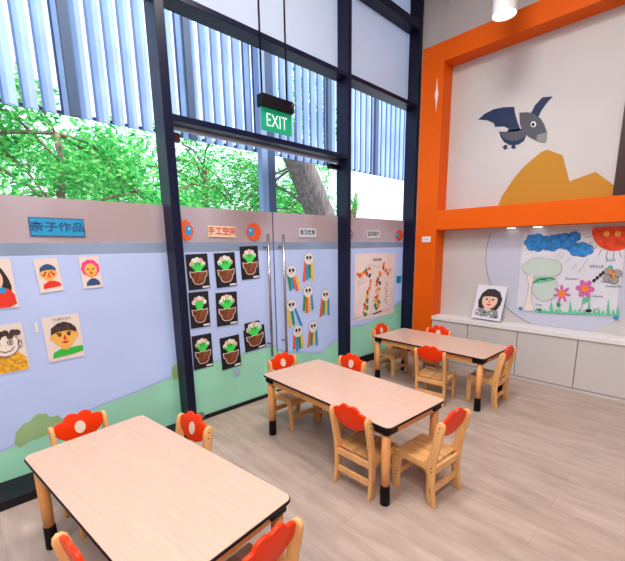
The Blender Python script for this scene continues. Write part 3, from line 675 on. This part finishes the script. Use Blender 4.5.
CL = [((308.5, 258.5), 281, 'RBGY', -.02, 'topmost rainbow cloud on the glass door, below the pale sign'), ((291.2, 271.3), 291.5, 'GBRY', .1, 'upper left rainbow cloud, just right of the door handle'),
      ((307.9, 291.3), 313, 'GRYB', 0, 'middle rainbow cloud of the door, below the topmost one'), ((325.2, 295.1), 316, 'RGYB', -.03, 'rightmost rainbow cloud beside the dark mullion'),
      ((291.2, 305.4), 328, 'YGB', .06, 'rainbow cloud by the handle with one blue strip swinging right'), ((297.6, 331), 351, 'RBGY', .02, 'lower left rainbow cloud near the foot of the door handle'),
      ((313, 326.6), 346, 'RGYB', -.02, 'lower right rainbow cloud just above the green hill print')]
for i, (c0, vb, cols, sk, lab) in enumerate(CL):
    p = onx(*c0, GX); q = onx(c0[0], vb, GX); hgt = p.z-q.z
    o = poly('rainbow_cloud', puff(0, 0, .062, .060, 8, .12), 'wht', None, 3); o.matrix_world = sheet_root(p, 'x', 0)
    tag(o, lab, 'paper cloud', 'rainbow cloud cut-outs')
    strokes('cloud_outline', [puff(0, 0, .063, .061, 8, .12)], .003, 'ink', o, 2)
    n = len(cols)
    for j, cch in enumerate(cols):
        x = -.060+.120*(j+.5)/n; x2 = x*1.45+sk*.5+(.05 if (cch == 'B' and i == 4) else 0)
        m_ = {'R': 'redo', 'B': 'blue', 'G': 'grnd', 'Y': 'yel'}[cch]; hh = hgt*(1-.06*((j*7+i) % 3))
        poly('paper_strip', [(x-.017, -.02), (x+.017, -.02), (x2+.017, -hh), (x2-.017, -hh)], m_, o, 2)
    for sg in (-1, 1): poly('eye', ell(sg*.022, .010, .016, .019, 12), 'ink', o, 4)
    strokes('smile', [[(-.015, -.016), (0, -.023), (.015, -.016)]], .003, 'ink', o, 4)

# beaded poster
o, W, H = glass_sheet('bead_poster', [(354.8, 252.8), (394.6, 253.8), (394, 314), (353.8, 320.8)], 'poster', 'large cream poster with two winding columns of colourful shapes on the right glass bay', 'poster')
text('lettering', '自制百变创意', H*.045, .02, H*.40, 'ink', o, 2, sx=.85)
def PP(u, v): return ((u-185)/300*W*1.03, (285-v)/470*H*.985)
strokes('rod_lines', [[PP(60, 245), PP(95, 220)], [PP(110, 150), PP(145, 120), PP(190, 150), PP(215, 140)], [PP(60, 270), PP(120, 240)], [PP(35, 505), PP(310, 480)]], .004, 'grey', o, 2)
beads = [(60, 190), (75, 200), (88, 192), (102, 178), (115, 168), (120, 190), (138, 155), (140, 205), (148, 250), (145, 275), (140, 300), (128, 330), (125, 355), (122, 380), (128, 388), (110, 415), (112, 435), (128, 440), (105, 475), (116, 487),
         (240, 130), (238, 155), (212, 190), (215, 205), (200, 235), (195, 255), (192, 275), (215, 268), (208, 310), (192, 320), (200, 360), (190, 375), (182, 395), (200, 395), (212, 410), (185, 430), (208, 440), (192, 455), (258, 175), (290, 172), (272, 200)]
bc = ['org', 'redp', 'yel', 'org', 'grnd', 'redp', 'org', 'navy', 'org', 'skinp']
for j, (u_, v_) in enumerate(beads):
    x_, y_ = PP(u_, v_); cch = bc[j % 10] if v_ < 425 else ('grnd' if j % 2 else 'org')
    poly('colour_shape', ell(x_, y_, W*.036+.004*(j % 3), H*.030, 7, rot=j), cch, o, 2)
for j in range(8):
    x_, y_ = PP(262+8*(j % 2), 270+22*j); text('handwriting', ['三角', '方块', '拼图', '圆形'][j % 4], H*.022, x_, y_, 'ink', o, 2)
poly('bottom_strip', [PP(170, 490), PP(235, 478), PP(235, 488), PP(170, 500)], 'brownb' if 'brownb' in MT else 'hair', o, 2)
poly('corner_dot', ell(*PP(287, 448), .006, .006, 8), 'ink', o, 2)

# painted portraits, left bay
def portrait(cor, lab, fn):
    o, W, H = glass_sheet('painted_portrait', cor, 'paper', lab, 'portrait', 'painted portraits on the left glass bay'); fn(o, W, H)
def p_boy(o, W, H):
    poly('neck', rect(-W*.08, -H*.22, W*.12, -H*.08), 'skin', o, 2); poly('red_shirt', [(-W*.34, -H*.40), (-W*.30, -H*.26), (-W*.05, -H*.18), (W*.2, -H*.18), (W*.42, -H*.26), (W*.44, -H*.36)], 'redp', o, 2)
    head(o, 0, H*.06, H*.21, 'navy', 'short')
    for sg in (-1, 1): poly('cheek', ell(sg*W*.20, H*.02, W*.07, H*.04, 10), 'redp', o, 4)
    for sg in (-1, 1): poly('ear', ell(sg*H*.205, H*.05, W*.05, H*.04, 10), 'skin', o, 2)
def p_girl(o, W, H):
    poly('neck', rect(-W*.07, -H*.24, W*.12, -H*.08), 'skin', o, 2); poly('blue_top', [(-W*.32, -H*.42), (-W*.28, -H*.30), (-W*.05, -H*.2), (W*.16, -H*.2), (W*.36, -H*.30), (W*.38, -H*.42)], 'navy', o, 2)
    head(o, 0, H*.08, H*.20, 'pink', 'puffy')
def p_green(o, W, H):
    poly('neck', rect(-W*.10, -H*.28, W*.14, -H*.15), 'skin', o, 2)
    poly('green_shirt', [(-W*.38, -H*.42), (-W*.33, -H*.30), (-W*.12, -H*.24), (W*.02, -H*.28), (W*.16, -H*.24), (W*.48, -H*.24), (W*.48, -H*.36), (W*.2, -H*.40)], 'grn', o, 3)
    head(o, W*.02, H*.03, H*.25, 'curl', 'short')
    for sg in (-1, 1): poly('ear', ell(W*.02+sg*H*.235, H*.02, W*.06, H*.06, 10), 'skin', o, 2)
    for sg in (-1, 1): poly('eyebrow', [(W*.02+sg*W*.06, H*.115), (W*.02+sg*W*.20, H*.125), (W*.02+sg*W*.20, H*.10), (W*.02+sg*W*.06, H*.095)], 'ink', o, 5)
    text('lettering', 'YURHAN', H*.085, W*.02, H*.42, 'grey', o, 2, sx=1.0)
def p_curly(o, W, H):
    poly('gold_jumper', [(-W*.48, -H*.48), (-W*.48, -H*.16), (-W*.1, -H*.10), (W*.30, -H*.10), (W*.46, -H*.24), (W*.47, -H*.48)], 'gold', o, 2)
    poly('neck', rect(-W*.12, -H*.16, W*.12, -H*.04), 'cream', o, 3)
    poly('face', ell(-W*.02, H*.10, W*.36, H*.25, 24), 'cream', o, 3)
    multi('curly_hair', [ell(-W*.36+W*.1*j, H*.30+H*.05*math.sin(j*2.2), W*.09, H*.06, 10) for j in range(8)], 'curl', o, 4)
    strokes('face_lines', [ell(W*.12, H*.13, W*.07, H*.05, 12), ell(-W*.2, H*.13, W*.07, H*.05, 12), [(-W*.2, -H*.01), (-W*.05, -H*.06), (W*.1, -H*.04), (W*.2, H*.03)], ell(W*.36, H*.08, W*.05, H*.07, 10), ell(-W*.02, H*.10, W*.36, H*.25, 24)], .0035, 'ink', o, 5)
    for sx_ in (-.2, .12): poly('pupil', ell(W*sx_, H*.13, W*.03, H*.022, 8), 'ink', o, 5)
def p_woman(o, W, H):
    poly('long_hair', [(-W*.40, -H*.2), (-W*.42, H*.2), (-W*.2, H*.42), (W*.02, H*.42), (W*.18, H*.28), (W*.32, H*.10), (W*.38, -H*.06), (W*.34, -H*.20), (W*.1, -H*.24), (-W*.2, -H*.24)], 'hair', o, 2)
    poly('face', ell(-W*.10, H*.10, W*.24, H*.2, 20), 'skinp', o, 3)
    poly('red_dress', [(-W*.46, -H*.48), (-W*.44, -H*.2), (-W*.2, -H*.12), (W*.25, -H*.10), (W*.42, -H*.22), (W*.45, -H*.42), (W*.2, -H*.48)], 'redp', o, 3)
    poly('blue_collar', [(-W*.1, -H*.10), (W*.08, -H*.06), (W*.20, -H*.12), (W*.12, -H*.20), (-W*.08, -H*.18)], 'blue', o, 4)
    for sx_ in (-.2, 0): poly('eye', ell(W*sx_, H*.12, W*.03, H*.018, 8), 'ink', o, 4)
    poly('mouth', ell(-W*.1, H*.0, W*.06, H*.015, 8), 'lips', o, 4)
portrait([(-21, 259.5), (10.7, 258.2), (18.2, 306.3), (-12, 311)], 'painted portrait with long black hair and red dress, cut by the left edge', p_woman)
portrait([(34, 258.7), (56.1, 258.2), (64.2, 288.9), (39.6, 294.3)], 'painted portrait with blue hair, red cheeks and red shirt', p_boy)
portrait([(78.1, 256.8), (97.6, 256), (103.7, 286.8), (83.4, 288.7)], 'small painted portrait with pink hair and navy top', p_girl)
portrait([(-19, 327.5), (22.7, 322.4), (28.9, 368.3), (-9, 377.5)], 'painted portrait with curly dark hair and gold jumper, cut by the left edge', p_curly)
portrait([(41.4, 317.5), (77.5, 313.5), (85.6, 355), (48.7, 363)], 'painted portrait with dark hair, red nose and green shirt', p_green)
glass_sheet('tape_tab', [(34.5, 323), (37.5, 322.6), (38.5, 332), (35.5, 332.5)], 'cream', 'tiny cream tape tab left of the green-shirt portrait', 'tape')
glass_sheet('tape_tab', [(396.5, 276), (401, 276), (401, 283), (396.5, 283)], 'blue', 'small blue tape tab between the beaded poster and the last mullion', 'tape')
glass_sheet('paper_note', [(232.5, 370), (239, 368), (241, 374), (235, 377)], 'f_pale', 'small pale note stuck below the lowest cactus card', 'note')

# ------------------------------------------------------------------ outside: paving, louvre screen, post, trees
MT['paving'] = mat('paving', (.36, .36, .38), .8, noise=.1, scale=2)
struct(box('ground', (-40, -30, -.15), (-3.0, 45, -.1), MT['paving']))
MT['slat'] = film('pale_blue_slat', (.60, .70, .88), .5, .15, 2)
MT['slatd'] = mat('screen_rail', (.045, .07, .13), .5)
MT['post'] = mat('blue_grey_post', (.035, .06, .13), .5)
XS = -4.6
scn = empty('louvre_screen', (XS, 4, 2.82)); tag(scn, 'hanging screen of tall pale blue vertical slats outside the glass', 'screen')
def local(bm): 
    for v in bm.verts: v.co -= Vector((XS, 4, 2.82))
bm = bmesh.new(); y = -1.6
sl = random.Random(5)
while y < 11:
    wv = .105+.02*sl.random()
    add_prism(bm, [(XS-.03, y), (XS+.03, y+wv*.4), (XS+.035, y+wv*.4+.006), (XS-.02, y+wv), (XS-.028, y+wv)], 'z', 2.82, 5.6)
    y += .155
local(bm); fin('slats', bm, MT['slat'], scn)
bm = bmesh.new(); y = -1.6; sl = random.Random(5)
while y < 11:
    wv = .105+.02*sl.random(); add_box(bm, (XS-.034, y-.006, 2.82), (XS-.012, y+.014, 5.6)); y += .155
local(bm); fin('slat_edges', bm, mat('slat_edge_blue', (.07, .13, .32), .5), scn)
bm = bmesh.new(); add_box(bm, (XS-.07, -1.6, 2.835), (XS-.045, 11, 2.865)); add_box(bm, (XS-.07, -1.6, 4.3), (XS-.045, 11, 4.34)); local(bm); fin('cross_rail', bm, MT['slatd'], scn)
bm = bmesh.new()
for yy in (1.08, 2.33, 4.72, 5.98): add_box(bm, (XS+.05, yy, 2.80), (XS+.10, yy+.085, 5.6))
local(bm); fin('hanger', bm, MT['slatd'], scn)
pt = empty('steel_post', (-4.45, 3.40, -.1)); tag(pt, 'dark blue-grey steel post outside the glass doors', 'post')
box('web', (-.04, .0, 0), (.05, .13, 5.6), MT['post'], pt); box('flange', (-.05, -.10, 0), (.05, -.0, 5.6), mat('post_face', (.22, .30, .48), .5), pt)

leafm = bpy.data.materials.new('leaves'); leafm.use_nodes = True
nt = leafm.node_tree; nt.nodes.clear(); out = nt.nodes.new('ShaderNodeOutputMaterial')
gi = nt.nodes.new('ShaderNodeNewGeometry'); cr = nt.nodes.new('ShaderNodeValToRGB')
cr.color_ramp.elements[0].color = (.03, .30, .06, 1); cr.color_ramp.elements[1].color = (.42, .85, .28, 1)
e = cr.color_ramp.elements.new(.5); e.color = (.09, .56, .13, 1)
d = nt.nodes.new('ShaderNodeBsdfDiffuse'); t_ = nt.nodes.new('ShaderNodeBsdfTranslucent'); mx = nt.nodes.new('ShaderNodeMixShader'); mx.inputs[0].default_value = .4
nt.links.new(gi.outputs['Random Per Island'], cr.inputs[0])
for s in (d, t_): nt.links.new(cr.outputs[0], s.inputs[0])
nt.links.new(d.outputs[0], mx.inputs[1]); nt.links.new(t_.outputs[0], mx.inputs[2]); nt.links.new(mx.outputs[0], out.inputs[0])
MT['bark'] = mat('bark', (.17, .13, .12), .9, noise=.5, scale=5, stretch=(3, 3, .6), bump=.5)
MT['barkthin'] = mat('thin_bark', (.20, .13, .09), .9, noise=.3, scale=6)
def tree(x, y, trunk_pts, r0, r1, blobs, n, lab, seed, size=.11, bark='barkthin'):
    rn = random.Random(seed)
    t = empty('tree', (x, y, -.1)); tag(t, lab, 'tree', 'trees beyond the screen')
    bm = bmesh.new(); P = [Vector(p) for p in trunk_pts]; rings = []; N = 12
    for i, p in enumerate(P):
        rr = r0+(r1-r0)*i/(len(P)-1)
        rings.append([bm.verts.new(p+Vector((rr*math.cos(2*PI*k_/N)*(1+.1*math.sin(3*k_+i)), rr*math.sin(2*PI*k_/N), 0))) for k_ in range(N)])
    for i in range(len(rings)-1):
        for k_ in range(N): bm.faces.new((rings[i][k_], rings[i][(k_+1) % N], rings[i+1][(k_+1) % N], rings[i+1][k_]))
    bm.faces.new(rings[0][::-1]); bm.faces.new(rings[-1]); fin('trunk', bm, MT[bark], t, True)
    bm = bmesh.new()
    for j in range(10):
        a = rn.random()*2*PI; i0 = rn.randint(len(P)//2, len(P)-1); s_ = P[i0]
        b_ = blobs[j % len(blobs)]; e_ = Vector(b_[:3])+Vector((rn.uniform(-.5, .5)*b_[3], rn.uniform(-.5, .5)*b_[4], rn.uniform(-.4, .4)*b_[5]))
        md = (s_+e_)/2+Vector((0, 0, .15)); tube(bm, [s_, md, e_], .02+.015*rn.random(), 6)
    fin('branches', bm, MT[bark], t)
    bm = bmesh.new(); vol = [b[3]*b[4]*b[5] for b in blobs]; tot = sum(vol)
    for b, v_ in zip(blobs, vol):
        cl = [Vector((rn.gauss(0, .45), rn.gauss(0, .45), rn.gauss(0, .45))) for _ in range(14)]
        for _ in range(int(n*v_/tot)):
            q = rn.choice(cl)+Vector((rn.gauss(0, .22), rn.gauss(0, .22), rn.gauss(0, .16)))
            if q.length > 1.15: continue
            p = Vector(b[:3])+Vector((q.x*b[3], q.y*b[4], q.z*b[5]))
            u_ = Vector((rn.gauss(0, 1), rn.gauss(0, 1), rn.gauss(0, .5))).normalized(); v2 = u_.orthogonal().normalized(); v2.rotate(Matrix.Rotation(rn.random()*6.28, 3, u_))
            s_ = size*(.6+.8*rn.random())
            vs = [bm.verts.new(p+u_*s_*.5), bm.verts.new(p+v2*s_*.22), bm.verts.new(p-u_*s_*.5), bm.verts.new(p-v2*s_*.22)]
            bm.faces.new(vs)
    me = bpy.data.meshes.new('foliage'); bm.to_mesh(me); bm.free(); link('foliage', me, leafm, t)
def tp(x0, y0, x1, y1, h, n=7): return [(x0+(x1-x0)*i/n+.05*math.sin(i*1.7), y0+(y1-y0)*i/n+.06*math.sin(i*2.3), h*i/n) for i in range(n+1)]
tree(-8.3, 1.6, tp(0, 0, .2, .1, 3.6), .10, .06, [(0, -.8, 3.1, 1.3, 1.6, 1.2), (0, 1.0, 2.9, 1.2, 1.3, 1.1), (.2, -.6, 4.1, .9, 1.2, .5)], 11000, 'leafy green tree with a slim trunk seen through the left bay', 1)
tree(-10.5, 5.6, tp(0, 0, -.2, .3, 4.0), .14, .08, [(0, -1.7, 3.2, 1.6, 1.7, 1.6), (0, .6, 3.0, 1.5, 1.7, 1.6), (0, -.2, 4.5, 1.0, 1.2, .6)], 12000, 'broad green tree seen through the left door leaf', 2)
tree(-9.0, -2.0, tp(0, 0, .2, -.1, 3.5), .12, .07, [(0, 0, 3.0, 1.5, 1.8, 1.3), (.3, 0, 4.3, 1.0, 1.2, .8)], 8000, 'green tree at the far left behind the screen', 3)
tree(-8.0, 8.15, [(0, 1.3, 0), (.0, .95, .8), (0, .45, 1.6), (0, .02, 2.3), (0, -.42, 3.0), (.1, -1.0, 3.8), (.1, -1.7, 4.8)], .58, .34, [(-1.6, -1.4, 3.2, .9, .9, 1.3), (-1.8, 1.3, 2.6, .9, .8, 1.0), (0, -.8, 5.3, 1.3, 1.6, .9)], 7000, 'thick leaning grey tree trunk seen through the right door leaf', 4, bark='bark')
tree(-14.5, 3.0, tp(0, 0, .2, .3, 4.6), .16, .1, [(0, -2.5, 3.6, 1.5, 2.4, 2.0), (0, 1.5, 3.6, 1.5, 2.6, 2.0), (0, 5.0, 3.3, 1.5, 2.4, 2.0)], 15000, 'distant row of green foliage behind the nearer trees', 5, size=.2)
tree(-13.0, 12.3, tp(0, 0, .1, .2, 4.4), .14, .08, [(0, -.3, 3.7, 1.5, 1.9, 1.6), (0, -1.6, 3.4, 1.3, 1.5, 1.4)], 9000, 'green foliage behind the thick leaning trunk', 8, size=.16)
tree(-12.0, 14.0, tp(0, 0, .2, .3, 4.0), .1, .06, [(0, 0, 3.6, .8, .8, .9)], 900, 'sparse pale tree seen at the left of the right glass bay', 6)
